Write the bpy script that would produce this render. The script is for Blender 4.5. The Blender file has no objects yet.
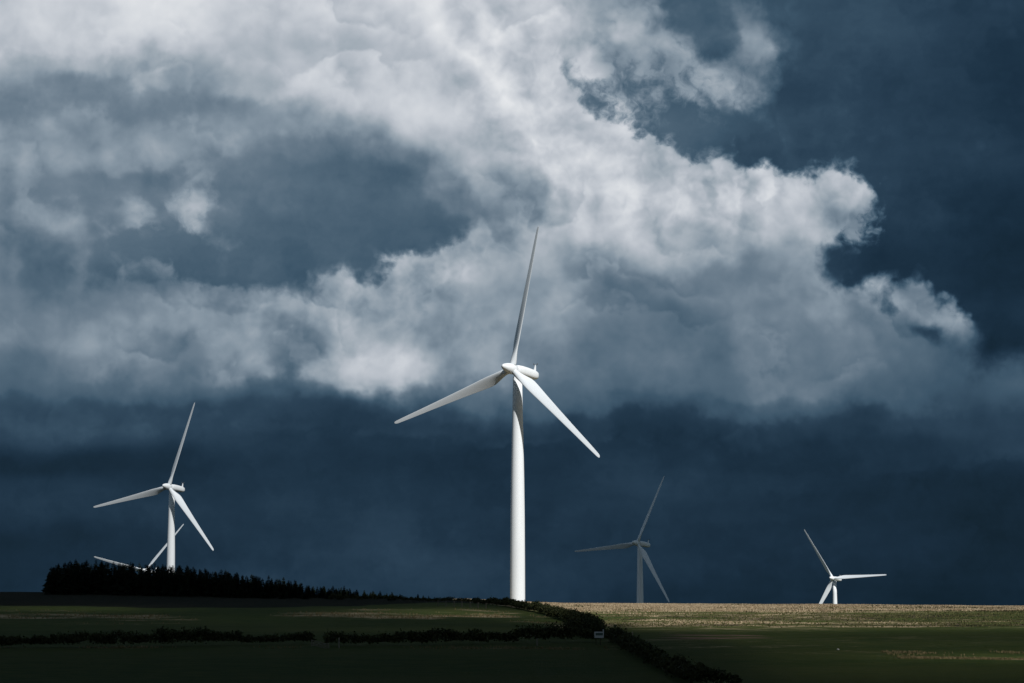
import bpy, bmesh, math, random
import numpy as np
from mathutils import Vector, Matrix, noise as mnoise

scene = bpy.context.scene
R = math.radians

# ------------------------------------------------------------------ camera
FPX = 85.0 / 36.0 * 1024.0                      # 85 mm lens, in pixels of the 1024 px wide frame
PITCH = math.atan((606 - 341.5) / FPX)          # tilted up a little over six degrees
CAM = Vector((0.0, 0.0, 10.0))
cam_data = bpy.data.cameras.new('camera')
cam_data.lens = 85.0
cam_data.sensor_width = 36.0
cam_data.clip_start = 0.5
cam_data.clip_end = 60000.0
cam = bpy.data.objects.new('camera', cam_data)
scene.collection.objects.link(cam)
cam.location = CAM
cam.rotation_euler = (math.pi / 2 + PITCH, 0, 0)
scene.camera = cam

FV = Vector((0, math.cos(PITCH), math.sin(PITCH)))
UV = Vector((0, -math.sin(PITCH), math.cos(PITCH)))
RV = Vector((1, 0, 0))


def ray(px, py):
    return (FV + RV * ((px - 512) / FPX) + UV * ((341.5 - py) / FPX)).normalized()


# ------------------------------------------------------------------ exposure, sun
scene.view_settings.view_transform = 'Standard'
scene.view_settings.look = 'None'
scene.view_settings.gamma = 1.0
EXPOSURE = 0.0
scene.view_settings.exposure = EXPOSURE
SUN_AZ = R(31)          # to the right of straight behind the camera
SUN_EL = R(42)
SUN_DIR = Vector((math.sin(SUN_AZ) * math.cos(SUN_EL), -math.cos(SUN_AZ) * math.cos(SUN_EL), math.sin(SUN_EL)))
sun_data = bpy.data.lights.new('sun', 'SUN')
sun_data.energy = 4.7
sun_data.angle = R(0.5)
sun_data.color = (1.0, 0.985, 0.96)
sun = bpy.data.objects.new('sun', sun_data)
scene.collection.objects.link(sun)
sun.location = SUN_DIR * 300
sun.rotation_euler = (-SUN_DIR).to_track_quat('-Z', 'Y').to_euler()

scene.cycles.use_denoising = True
scene.cycles.use_adaptive_sampling = True
scene.cycles.adaptive_threshold = 0.006
scene.cycles.adaptive_min_samples = 24
scene.cycles.max_bounces = 4
scene.cycles.diffuse_bounces = 2
scene.cycles.volume_bounces = 0
scene.cycles.transparent_max_bounces = 16

# ------------------------------------------------------------------ storm sky (world)
BG_STRENGTH = 0.1
world = bpy.data.worlds.new('World')
scene.world = world
world.use_nodes = True
NT = world.node_tree
NT.nodes.clear()


class Graph:
    """Small helper for writing node maths."""

    def __init__(self, nt):
        self.nt = nt

    def put(self, sock, v):
        if v is None:
            return
        if isinstance(v, bpy.types.NodeSocket):
            self.nt.links.new(v, sock)
        else:
            sock.default_value = v

    def m(self, op, a, b=None, c=None, clamp=False):
        n = self.nt.nodes.new('ShaderNodeMath')
        n.operation = op
        n.use_clamp = clamp
        for i, v in enumerate((a, b, c)):
            self.put(n.inputs[i], v)
        return n.outputs[0]

    def add(self, a, b): return self.m('ADD', a, b)
    def sub(self, a, b): return self.m('SUBTRACT', a, b)
    def mul(self, a, b): return self.m('MULTIPLY', a, b)
    def mad(self, a, b, c): return self.m('MULTIPLY_ADD', a, b, c)

    def v(self, op, a, b=None, c=None, scale=None):
        n = self.nt.nodes.new('ShaderNodeVectorMath')
        n.operation = op
        for i, w in enumerate((a, b, c)):
            self.put(n.inputs[i], w)
        if scale is not None:
            self.put(n.inputs['Scale'], scale)
        return n.outputs['Value'] if op in ('DOT_PRODUCT', 'LENGTH', 'DISTANCE') else n.outputs['Vector']

    def noise(self, vec, scale, detail=4.0, rough=0.5, kind='FBM', dist=0.0, lac=2.0, color=False):
        n = self.nt.nodes.new('ShaderNodeTexNoise')
        n.noise_type = kind
        self.put(n.inputs['Vector'], vec)
        n.inputs['Scale'].default_value = scale
        n.inputs['Detail'].default_value = detail
        n.inputs['Roughness'].default_value = rough
        n.inputs['Lacunarity'].default_value = lac
        n.inputs['Distortion'].default_value = dist
        return n.outputs['Color'] if color else n.outputs[0]

    def voro(self, vec, scale, detail=2.0, rough=0.5, smooth=0.6):
        n = self.nt.nodes.new('ShaderNodeTexVoronoi')
        n.feature = 'SMOOTH_F1'
        n.normalize = True
        self.put(n.inputs['Vector'], vec)
        n.inputs['Scale'].default_value = scale
        n.inputs['Detail'].default_value = detail
        n.inputs['Roughness'].default_value = rough
        n.inputs['Smoothness'].default_value = smooth
        return n.outputs['Distance']

    def rng(self, x, a, b, c=0.0, d=1.0, kind='SMOOTHSTEP'):
        n = self.nt.nodes.new('ShaderNodeMapRange')
        n.interpolation_type = kind
        n.clamp = True
        for k, w in zip(('Value', 'From Min', 'From Max', 'To Min', 'To Max'), (x, a, b, c, d)):
            self.put(n.inputs[k], w)
        return n.outputs['Result']

    def mix(self, f, a, b):
        # scalar mix
        return self.mad(f, self.sub(b, a), a)

    def rbf(self, P, pts, base_v, base_w):
        """normalised sum of soft elliptical patches: (x, y, rx, ry, turn, value)"""
        num, den = None, None
        for p in pts:
            x, y, rx, ry, rot, val = p[:6]
            w = p[6] if len(p) > 6 else 1.0
            cx, cy = sky_xy(x, y)
            ax, ay = 100.0 / rx, 100.0 / ry
            if rot == 0:
                q = self.v('MULTIPLY_ADD', P, (ax, ay, 0), (-cx * ax, -cy * ay, 0))
                r2 = self.v('DOT_PRODUCT', q, q)
            else:
                ca, sa = math.cos(R(rot)), -math.sin(R(rot))
                d1 = self.add(self.v('DOT_PRODUCT', P, (ca * ax, sa * ax, 0)), -(cx * ca + cy * sa) * ax)
                d2 = self.add(self.v('DOT_PRODUCT', P, (-sa * ay, ca * ay, 0)), -(cy * ca - cx * sa) * ay)
                r2 = self.mad(d1, d1, self.mul(d2, d2))
            g = self.m('POWER', math.exp(-1.0), r2)
            num = self.mad(g, w * val, base_v * base_w if num is None else num)
            den = self.mad(g, w, base_w if den is None else den)
        return self.m('DIVIDE', num, den)


def sky_xy(px, py):
    """azimuth and elevation (in hundredths of 85 mm pixels) of a direction seen in the photograph"""
    d = ray(px, py)
    return math.atan2(d.x, d.y) * FPX / 100, math.asin(d.z) * FPX / 100


def srgb(c):
    return tuple(((v / 255) / 12.92 if v / 255 <= 0.04045 else ((v / 255 + 0.055) / 1.055) ** 2.4) for v in c)


g = Graph(NT)
tc = NT.nodes.new('ShaderNodeTexCoord')
DIR = g.v('NORMALIZE', tc.outputs['Generated'])
sep = NT.nodes.new('ShaderNodeSeparateXYZ')
NT.links.new(DIR, sep.inputs[0])
az = g.m('ARCTAN2', sep.outputs[0], sep.outputs[1])
el = g.m('ARCSINE', sep.outputs[2])
cmb = NT.nodes.new('ShaderNodeCombineXYZ')
NT.links.new(g.mul(az, FPX / 100), cmb.inputs[0])
NT.links.new(g.mul(el, FPX / 100), cmb.inputs[1])
P0 = cmb.outputs[0]                                   # sky coordinates for the placed cloud masses
N0 = g.v('SCALE', DIR, scale=FPX / 100)               # seamless coordinates for the noises


def swz(vec):
    """(x, depth, up) noise colour -> (x, up, 0) offset in sky coordinates"""
    s = NT.nodes.new('ShaderNodeSeparateColor')
    NT.links.new(vec, s.inputs[0])
    c = NT.nodes.new('ShaderNodeCombineXYZ')
    NT.links.new(g.sub(s.outputs[0], 0.5), c.inputs[0])
    NT.links.new(g.sub(s.outputs[1], 0.5), c.inputs[1])
    return c.outputs[0]


warp_a = swz(g.noise(N0, 0.9, 2.0, 0.5, color=True))
warp_b = swz(g.noise(g.v('ADD', N0, (7.3, 1.1, 4.2)), 3.0, 3.0, 0.55, color=True))
warp_c = swz(g.noise(g.v('ADD', N0, (2.7, 9.1, 1.2)), 9.0, 3.0, 0.6, color=True))
PS = g.v('ADD', P0, g.v('SCALE', warp_a, scale=0.45))
PM = g.v('ADD', PS, g.v('SCALE', warp_b, scale=0.34))
PW = g.v('ADD', PM, g.v('SCALE', warp_c, scale=0.10))

# --- tone of the far rain-dark sky behind the clouds
BACK = [
    (720, 40, 70, 60, 0, .29), (880, 70, 90, 60, 0, .255), (1010, 40, 70, 60, 0, .205), (830, 150, 80, 40, 0, .25),
    (960, 150, 70, 40, 0, .22), (930, 215, 70, 40, 0, .215), (1010, 270, 60, 50, 0, .15), (880, 270, 50, 30, 0, .19),
    (830, 265, 30, 25, 0, .24), (1010, 340, 50, 40, 0, .17),
    (640, 110, 70, 50, 35, .35), (580, 75, 40, 30, 35, .40), (700, 45, 30, 30, 0, .34), (700, 125, 40, 20, 0, .32),
    (410, 190, 70, 40, 10, .34), (420, 250, 70, 40, -10, .315), (330, 250, 60, 35, 0, .335), (330, 190, 50, 40, 0, .37),
    (230, 190, 60, 40, 0, .45), (240, 255, 60, 30, 0, .37), (140, 250, 60, 30, 0, .40), (120, 190, 70, 40, 0, .46), (180, 290, 60, 30, 0, .36),
    (40, 200, 60, 50, 0, .47), (130, 95, 110, 25, 3, .445), (180, 103, 40, 12, 0, .42), (20, 90, 30, 30, 0, .50), (250, 60, 50, 30, 0, .60),
    (50, 290, 60, 40, 0, .40), (60, 350, 80, 40, 0, .37),
    (60, 425, 90, 25, 0, .255), (200, 425, 90, 25, 0, .27), (330, 430, 80, 25, 0, .21), (470, 425, 80, 20, 0, .20),
    (80, 460, 120, 12, 0, .158), (60, 500, 120, 22, 0, .212), (200, 470, 80, 20, 0, .19), (260, 520, 90, 25, 0, .185), (90, 550, 100, 22, 0, .155), (30, 580, 70, 20, 0, .17),
    (400, 480, 90, 30, 0, .185), (380, 560, 100, 30, 0, .195), (560, 470, 90, 30, 0, .19), (600, 520, 90, 30, 0, .185), (560, 590, 120, 25, 0, .185),
    (620, 440, 90, 18, 0, .165), (740, 450, 90, 18, 0, .17), (760, 480, 80, 20, 0, .20), (880, 450, 80, 25, 0, .17), (980, 440, 70, 25, 0, .18),
    (720, 550, 100, 40, 0, .175), (860, 500, 90, 30, 0, .155), (980, 510, 80, 35, 0, .135), (900, 570, 110, 35, 0, .135), (1000, 590, 80, 30, 0, .125),
]
# --- tone of the clouds
TONE = [
    (60, 20, 80, 35, 0, .80), (150, 15, 60, 30, 0, .86), (230, 30, 60, 30, 0, .74), (270, 45, 40, 20, 0, .66), (340, 30, 70, 35, 0, .77), (450, 30, 80, 40, 0, .80), (110, 65, 70, 16, 0, .70),
    (180, 70, 60, 16, 0, .60), (270, 82, 35, 16, -20, .72), (290, 120, 45, 18, -20, .60), (340, 85, 60, 25, 10, .76), (400, 105, 50, 25, 20, .74), (330, 135, 50, 18, 0, .50), (410, 150, 40, 20, 20, .50),
    (470, 110, 60, 35, 20, .76), (520, 90, 40, 30, 30, .80), (555, 30, 40, 30, 20, .72), (610, 30, 40, 30, 40, .66), (560, 130, 50, 35, 35, .78), (490, 170, 40, 25, 20, .68), (520, 195, 34, 18, 10, .47, 1.4),
    (600, 170, 50, 30, 30, .80), (560, 225, 30, 20, -20, .74), (610, 225, 50, 18, -15, .72), (660, 200, 50, 25, 10, .75), (740, 195, 60, 30, 0, .76), (790, 205, 45, 30, 0, .79), (845, 190, 30, 25, 20, .68),
    (860, 220, 25, 20, 0, .50), (720, 235, 60, 14, 0, .62), (640, 255, 70, 14, 0, .58),
    (660, 70, 40, 25, 30, .52), (700, 85, 40, 20, 20, .58), (755, 60, 22, 25, 0, .58), (745, 20, 16, 14, 0, .50), (705, 35, 20, 18, 0, .42), (690, 130, 30, 20, 20, .46), (715, 150, 20, 15, 0, .60),
    (285, 200, 55, 26, 0, .43), (335, 185, 40, 18, 0, .43), (350, 235, 40, 20, 0, .38), (460, 205, 40, 18, 0, .44), (440, 180, 30, 20, 0, .52),
    (480, 265, 40, 30, -20, .58), (420, 285, 40, 22, -20, .63), (380, 285, 25, 15, 0, .60), (540, 280, 40, 30, 0, .58), (500, 320, 60, 30, 0, .62), (420, 330, 60, 25, 0, .63), (370, 370, 45, 20, 0, .74), (405, 372, 18, 15, 0, .76), (335, 375, 22, 18, 0, .62),
    (470, 360, 50, 25, 0, .54), (460, 400, 60, 14, 0, .36), (540, 340, 40, 25, 0, .53), (560, 390, 50, 18, 0, .38),
    (640, 290, 60, 22, 0, .44), (610, 330, 50, 25, 0, .42), (680, 330, 50, 30, 0, .40), (620, 370, 50, 22, 0, .44), (690, 380, 60, 18, 0, .37), (720, 280, 40, 20, 0, .47), 
    (770, 280, 30, 25, 0, .50), (770, 330, 40, 30, 0, .48), (800, 370, 45, 25, 0, .46),  (840, 300, 30, 15, 0, .50), (870, 320, 25, 20, 0, .50), (860, 350, 40, 25, 0, .42),
    (910, 300, 25, 12, 20, .54), (945, 315, 18, 14, 30, .56), (910, 350, 40, 22, 0, .37), (970, 350, 30, 22, 0, .34), (920, 390, 60, 22, 0, .33), (1000, 390, 40, 22, 0, .32), (1000, 420, 50, 18, 0, .27), (880, 430, 70, 14, 0, .24),
    (30, 320, 40, 20, 0, .47), (110, 320, 50, 22, 0, .53), (110, 360, 40, 18, 0, .55), (40, 370, 50, 16, 0, .40), (190, 320, 35, 18, 0, .53), (170, 350, 30, 14, 0, .44), (180, 378, 50, 14, 0, .42), (260, 330, 28, 22, 0, .54), (245, 370, 28, 14, 0, .55), (300, 350, 20, 25, 0, .42), (310, 310, 35, 20, 0, .56), (340, 330, 25, 20, 0, .58), (110, 388, 110, 9, 0, .36), (110, 404, 130, 9, 0, .27), (290, 390, 60, 9, 0, .36), (290, 404, 60, 9, 0, .25), (450, 394, 50, 8, 0, .37), (450, 411, 70, 9, 0, .24), (600, 400, 70, 9, 0, .31), (600, 418, 90, 9, 0, .215), (745, 408, 70, 9, 0, .31), (745, 426, 90, 9, 0, .215), (890, 442, 80, 9, 0, .20),
    (50, 260, 40, 30, 0, .42), (15, 260, 16, 14, 0, .50), (70, 290, 35, 20, 0, .40), (10, 215, 30, 20, 0, .53), (65, 225, 20, 20, 30, .50), (80, 265, 14, 14, 30, .49), (160, 285, 25, 20, 0, .43), (225, 305, 22, 14, 0, .45), (110, 300, 30, 14, 0, .47), (175, 310, 20, 10, 0, .46),
    (60, 140, 70, 18, 0, .58), (160, 135, 60, 16, -10, .56), (15, 120, 25, 14, -30, .57), (110, 165, 60, 10, 0, .50),
    (188, 210, 16, 16, 0, .68), (203, 185, 12, 16, 0, .60), (120, 212, 26, 14, 0, .55), (220, 243, 18, 9, 0, .54), (240, 225, 15, 15, 0, .48),
]
# --- where there is cloud (1) and where there is not (0)
MASK = [
    (100, 20, 150, 38, 0, 1.2), (300, 40, 120, 45, 0, 1.15), (460, 70, 90, 60, 20, 1.25), (540, 110, 70, 45, 35, 1.25), (600, 165, 70, 35, 35, 1.3), (700, 205, 90, 32, 5, 1.3), (820, 200, 50, 34, 0, 1.15),
    (890, 254, 24, 20, 30, .1), (866, 226, 16, 14, 0, .75), (905, 190, 28, 40, 0, 0), (835, 150, 70, 22, 8, 0), (745, 140, 40, 20, 10, .15), (668, 134, 32, 15, 35, .06, 2), (592, 94, 30, 12, 42, .14, 2), (550, 62, 20, 12, 40, .35), (632, 114, 22, 12, 35, .52, 2), (625, 90, 20, 10, 30, .55, 1.5), (640, 80, 26, 10, 30, .5), (700, 128, 20, 12, 10, .2, 2),
    (560, 25, 60, 35, 30, 1.0), (620, 45, 40, 30, 45, .95), (675, 75, 40, 18, 30, .8), (725, 92, 36, 16, 10, .8), (742, 78, 20, 16, 0, .9), (758, 60, 18, 26, -15, .95), (738, 16, 16, 12, 20, .8), (703, 36, 24, 18, 30, .30), (700, 5, 30, 16, 0, .12), (790, 55, 20, 40, 0, .22), (815, 60, 24, 50, 0, .0), (715, 150, 22, 14, 0, .65),
    (390, 215, 60, 34, -15, 0), (345, 240, 55, 24, 0, .08), (440, 235, 26, 26, -40, .1), (300, 272, 50, 10, 0, .1), (345, 289, 24, 10, 0, .9), (300, 292, 30, 8, 0, .75), (250, 270, 50, 20, 0, 0), (365, 275, 24, 14, -10, .25), (180, 250, 50, 14, 0, .05), (330, 178, 60, 22, 0, .34), (245, 182, 40, 26, 0, .36), (280, 215, 40, 20, 0, .26), (120, 185, 50, 15, 0, .2),
    (192, 207, 18, 22, -30, .85), (203, 178, 12, 14, 0, .7), (120, 212, 30, 12, 0, .66), (222, 243, 16, 8, 0, .7), (270, 215, 20, 15, 0, .25),
    (130, 100, 110, 12, 3, .12), (110, 74, 130, 9, 0, .6, 1.2), (240, 82, 40, 8, -15, .6), (230, 108, 40, 10, 0, .25), (320, 148, 50, 9, 0, .55, 1.3), (405, 158, 40, 10, 15, .6, 1.3), (455, 190, 24, 12, 30, .65, 1.3), (300, 100, 60, 25, -15, 1.0), (400, 125, 60, 25, 20, 1.0), (60, 140, 90, 18, 0, .9), (170, 135, 60, 14, -10, .8), (20, 85, 26, 20, 0, .3),
    (480, 190, 50, 25, 0, .9), (500, 245, 45, 30, -25, 1.25), (430, 290, 55, 22, -15, 1.25), (560, 270, 80, 60, 0, 1.3), (680, 290, 110, 60, 0, 1.3), (780, 300, 40, 50, 0, 1.1),
    (832, 262, 20, 20, 0, .10), (860, 280, 30, 14, 0, .0), (845, 305, 24, 12, 20, .9), (890, 300, 12, 10, 0, .35), (925, 300, 30, 13, 20, .95), (950, 322, 18, 14, 40, .9), (925, 333, 18, 10, 0, .45), (970, 290, 30, 24, 30, 0), (985, 355, 20, 18, -40, .1), (1010, 300, 40, 50, 0, 0),
    (840, 360, 80, 40, 10, 1.2), (930, 380, 50, 28, 0, 1.0), (1005, 385, 36, 22, -20, .9), (960, 345, 22, 18, 0, .75),
    (400, 340, 90, 40, 0, 1.3), (500, 350, 90, 40, 0, 1.25), (640, 370, 120, 38, 0, 1.2), (780, 390, 90, 30, 0, 1.1),
    (300, 345, 40, 35, 0, .95), (250, 335, 40, 26, 0, 1.1), (130, 335, 110, 34, 0, 1.15), (20, 320, 60, 34, 0, 1.0), (165, 285, 26, 18, 0, .95), (225, 300, 22, 12, 0, .95), (205, 275, 20, 12, 0, .2), (110, 275, 30, 14, 0, .35), (45, 255, 45, 34, 0, 1.0), (70, 215, 18, 22, 30, .75), (15, 210, 40, 24, 0, .9), (85, 262, 16, 20, 30, .9),
    (300, 375, 18, 14, 0, .5), (280, 400, 60, 10, 0, .45),
    (60, 400, 90, 12, 0, .8, 1.3), (200, 402, 90, 12, 0, .75, 1.3), (320, 402, 60, 10, 0, .65, 1.3), (450, 408, 70, 10, 0, .75, 1.3), (600, 415, 90, 10, 0, .85, 1.3), (760, 426, 90, 12, 0, .9, 1.3), (900, 438, 80, 14, 0, .85, 1.3), (1000, 440, 50, 16, 0, .8, 1.3),
    (100, 430, 150, 10, 0, .3), (300, 425, 120, 10, 0, .15), (450, 430, 100, 8, 0, .25), (600, 437, 100, 8, 0, .3), (760, 452, 100, 8, 0, .3), (920, 464, 100, 8, 0, .3),
    (500, 520, 500, 60, 0, -.6), (900, 540, 200, 60, 0, -.6), (100, 520, 200, 60, 0, -.6), (200, 455, 200, 20, 0, -.3), (600, 465, 300, 20, 0, -.3), (940, 100, 120, 60, 0, 0), (1000, 220, 70, 50, 0, 0),
]

back = g.rbf(PS, BACK, 0.21, 0.02)
tone = g.rbf(PM, TONE, 0.45, 0.02)
mask = g.rbf(PW, MASK, 0.0, 0.01)

# --- how soft the cloud's outline is (0 crisp billows, 1 smooth veil)
SOFT = [
    (120, 60, 200, 60, 0, 1.0), (330, 150, 60, 30, 0, 1.0), (60, 150, 120, 30, 0, .9), (400, 200, 60, 30, 0, .9), (470, 200, 30, 25, 0, .6),
    (420, 270, 80, 20, -25, .12), (530, 100, 60, 30, 40, .1), (640, 160, 60, 25, 35, .08), (760, 160, 70, 20, 0, .1), (870, 210, 30, 50, 0, .22),
    (840, 280, 40, 20, 0, .45), (930, 305, 40, 25, 0, .22), (925, 335, 30, 14, 0, .7), (620, 80, 70, 40, 30, .35), (750, 60, 40, 50, 0, .62), (985, 350, 25, 30, 0, .7),
    (160, 278, 40, 16, 0, .08, 1.5), (225, 302, 26, 10, 0, .08, 1.5), (65, 222, 20, 18, 0, .15), (85, 265, 14, 24, 0, .15), (110, 340, 130, 30, 0, .85), (300, 350, 50, 30, 0, .5), (440, 340, 80, 30, 0, .6), (600, 280, 80, 30, 0, .8), (70, 250, 30, 40, 0, .45), (190, 210, 60, 35, 0, .4), (310, 310, 40, 30, 0, .3),
    (100, 410, 160, 25, 0, 1.35), (350, 405, 120, 18, 0, 1.15), (560, 420, 120, 25, 0, 1.3), (780, 430, 120, 30, 0, 1.4), (960, 440, 100, 30, 0, 1.4), (650, 330, 120, 50, 0, .9), (900, 390, 60, 30, 0, 1.0),
]
soft = g.rbf(PS, SOFT, 0.6, 0.03)

NF = g.v('ADD', N0, g.v('SCALE', warp_a, scale=0.5))
NB = g.v('ADD', N0, g.v('SCALE', warp_b, scale=0.30))
fine = g.noise(NF, 2.6, 6.0, 0.52)
wisp = g.noise(g.v('ADD', N0, g.v('SCALE', warp_b, scale=0.8)), 6.0, 5.0, 0.6)
streak = g.noise(g.v('MULTIPLY', N0, (0.35, 0.35, 1.5)), 1.2, 4.0, 0.5)


def puffs(vec):
    """rounded billows: folded noise, three sizes"""
    out = None
    for sc_, wt in ((1.7, 1.0), (3.9, 0.55), (8.3, 0.28)):
        f = g.m('ABSOLUTE', g.sub(g.noise(vec, sc_, 0.0), 0.5))
        out = g.mul(f, wt) if out is None else g.mad(f, wt, out)
    return out


puff = puffs(NB)
# edge: torn and billowy where crisp, smooth where soft
edge = g.add(g.mul(g.sub(fine, 0.5), 0.85), g.mul(g.sub(puff, 0.21), 1.0))
edge = g.add(edge, g.mul(g.sub(wisp, 0.5), g.rng(soft, 0.0, 0.7, 0.42, 0.12)))
torn = g.v('MULTIPLY_ADD', P0, (100 / 85.0, 100 / 60.0, 0), tuple(-v * k for v, k in zip((*sky_xy(675, 100), 0), (100 / 85.0, 100 / 60.0, 0))))
torn = g.m('POWER', math.exp(-1.0), g.v('DOT_PRODUCT', torn, torn))
torn_b = g.v('MULTIPLY_ADD', P0, (100 / 42.0, 100 / 42.0, 0), tuple(-v * 100 / 42.0 for v in (*sky_xy(868, 222), 0)))
torn_c = g.v('MULTIPLY_ADD', P0, (100 / 42.0, 100 / 42.0, 0), tuple(-v * 100 / 42.0 for v in (*sky_xy(195, 205), 0)))
torn = g.mad(g.m('POWER', math.exp(-1.0), g.v('DOT_PRODUCT', torn_c, torn_c)), 0.8, torn)
torn = g.mad(g.m('POWER', math.exp(-1.0), g.v('DOT_PRODUCT', torn_b, torn_b)), 0.8, torn)
edge = g.add(edge, g.mul(g.mul(g.sub(wisp, 0.52), 1.1), torn))
edge = g.mul(edge, g.rng(soft, 0.0, 1.3, 1.0, 0.30))
half = g.rng(soft, 0.0, 1.4, 0.19, 0.74, 'LINEAR')
alpha = g.rng(g.add(mask, edge), g.sub(0.52, half), g.add(0.52, half))

# relief inside the cloud: lit from the upper right, behind the viewer
LIGHT = (0.12, 0.0, 0.20)
fine_l = g.noise(g.v('ADD', NF, LIGHT), 2.6, 3.0, 0.48)
fine_s = g.noise(NF, 2.6, 3.0, 0.48)
puff_l = puffs(g.v('ADD', NB, LIGHT))
relief = g.add(g.mul(g.sub(fine_s, fine_l), 0.26), g.mul(g.sub(puff, puff_l), 0.30))
amp = g.mul(g.rng(tone, 0.25, 0.66, 0.2, 1.0), g.rng(soft, 0.0, 1.0, 1.0, 0.32))
t_cloud = g.add(tone, g.mul(relief, amp))
t_cloud = g.add(t_cloud, g.mul(g.mul(g.sub(wisp, 0.5), 0.07), amp))
t_cloud = g.add(t_cloud, g.mul(g.mul(g.sub(fine, 0.5), 0.16), amp))
lift = NT.nodes.new('ShaderNodeSeparateXYZ')
NT.links.new(g.v('ADD', P0, g.v('SCALE', warp_b, scale=0.5)), lift.inputs[0])
lobe_n = g.noise(g.v('ADD', NB, (3.1, 4.7, 0.0)), 1.25, 6.0, 0.46)


def lobes(period, amount, turn, shift):
    ph = g.mad(lift.outputs[1], 1.0 / period, g.mad(lift.outputs[0], turn / period, g.mad(lobe_n, amount, shift)))
    fr = g.m('FRACT', ph)
    return g.mul(fr, g.rng(fr, 0.74, 1.0, 1.0, 0.0))


gate = g.rng(g.noise(g.v('ADD', N0, (9.0, 2.0, 5.0)), 0.75, 3.0, 0.5), 0.40, 0.62)
lob = g.mul(g.sub(lobes(0.62, 4.2, 0.25, 0.0), 0.42), g.mul(gate, g.rng(tone, 0.30, 0.55, 0.3, 1.0)))
t_cloud = g.mad(lob, 0.10, t_cloud)
big = g.noise(NF, 1.15, 3.0, 0.5)
big_l = g.noise(g.v('ADD', NF, (0.18, 0.0, 0.30)), 1.15, 3.0, 0.5)
t_cloud = g.mad(g.sub(big, big_l), g.rng(tone, 0.3, 0.6, 0.10, 0.34), t_cloud)
smoke = g.noise(g.v('ADD', g.v('MULTIPLY', N0, (0.6, 0.6, 1.3)), warp_b), 0.85, 6.0, 0.55)
t_back = g.add(back, g.add(g.mul(g.sub(streak, 0.5), 0.07), g.mul(g.sub(smoke, 0.5), g.mad(back, 0.40, 0.080))))
t_back = g.add(t_back, g.mul(g.sub(fine, 0.5), g.mul(back, 0.16)))
T_front = g.mix(alpha, t_back, t_cloud)

# the rest of the sky dome, which the photograph does not show: broken storm cloud
dome = g.noise(DIR, 2.4, 7.0, 0.55)
T_dome = g.rng(dome, 0.38, 0.68, 0.20, 0.66)
front = g.mul(g.rng(g.m('ABSOLUTE', az), R(13.5), R(24), 1.0, 0.0), g.rng(el, R(15.5), R(26), 1.0, 0.0))
T = g.mix(front, T_dome, T_front)

ramp = NT.nodes.new('ShaderNodeValToRGB')
ramp.color_ramp.interpolation = 'LINEAR'
STOPS = [(0.0, (2, 8, 14)), (.125, (15, 33, 46)), (.17, (23, 43, 60)), (.20, (29, 50, 68)), (.25, (41, 63, 82)), (.32, (60, 84, 103)),
         (.40, (83, 104, 121)), (.48, (107, 124, 139)), (.56, (133, 148, 161)), (.64, (158, 169, 179)), (.72, (180, 187, 196)), (.80, (201, 206, 213)), (.90, (222, 225, 229)), (1.0, (240, 241, 243))]
els = ramp.color_ramp.elements
while len(els) < len(STOPS):
    els.new(0.5)
K = 2.0 ** (-EXPOSURE)
for e, (p, c) in zip(els, STOPS):
    e.position = p
    e.color = (*[v * K for v in srgb(c)], 1)
NT.links.new(g.m('ADD', T, 0.0, clamp=True), ramp.inputs[0])

sky = NT.nodes.new('ShaderNodeTexSky')
sky.sky_type = 'NISHITA'
sky.sun_disc = False
sky.sun_elevation = SUN_EL
sky.sun_rotation = math.pi - SUN_AZ     # north is +Y; the sun stands behind the camera, to the right
clouds = NT.nodes.new('ShaderNodeVectorMath')
clouds.operation = 'SCALE'
NT.links.new(ramp.outputs[0], clouds.inputs[0])
clouds.inputs['Scale'].default_value = 1.0 / BG_STRENGTH
veil = NT.nodes.new('ShaderNodeVectorMath')     # the clear sky hardly shows through the storm
veil.operation = 'MULTIPLY_ADD'
NT.links.new(sky.outputs[0], veil.inputs[0])
veil.inputs[1].default_value = (0.004, 0.004, 0.004)
NT.links.new(clouds.outputs[0], veil.inputs[2])
bg = NT.nodes.new('ShaderNodeBackground')
bg.inputs['Strength'].default_value = BG_STRENGTH
NT.links.new(veil.outputs[0], bg.inputs['Color'])
wo = NT.nodes.new('ShaderNodeOutputWorld')
NT.links.new(bg.outputs[0], wo.inputs['Surface'])
world.cycles.sampling_method = 'MANUAL'
world.cycles.sample_map_resolution = 256

# ==== STRUCTURE
rng = np.random.default_rng(11)
random.seed(5)
C = scene.collection


# ------------------------------------------------------------------ helpers
def new_mat(name, rough=0.8, spec=0.2):
    m = bpy.data.materials.new(name)
    m.use_nodes = True
    b = m.node_tree.nodes['Principled BSDF']
    b.inputs['Roughness'].default_value = rough
    b.inputs['Specular IOR Level'].default_value = spec
    return m, Graph(m.node_tree), b


def link(name, me, mats=(), parent=None):
    o = bpy.data.objects.new(name, me)
    C.objects.link(o)
    if parent is not None:
        o.parent = parent
    if me is not None:
        for m in mats:
            me.materials.append(m)
    return o


def tag(o, label=None, cat=None, group=None, kind=None):
    for k, v in (('label', label), ('category', cat), ('group', group), ('kind', kind)):
        if v:
            o[k] = v
    return o


def thing(name, loc, label, cat, group=None, rz=0.0):
    o = bpy.data.objects.new(name, None)
    C.objects.link(o)
    o.empty_display_size = 1.0
    o.location = loc
    o.rotation_euler = (0, 0, rz)
    return tag(o, label, cat, group)


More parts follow.
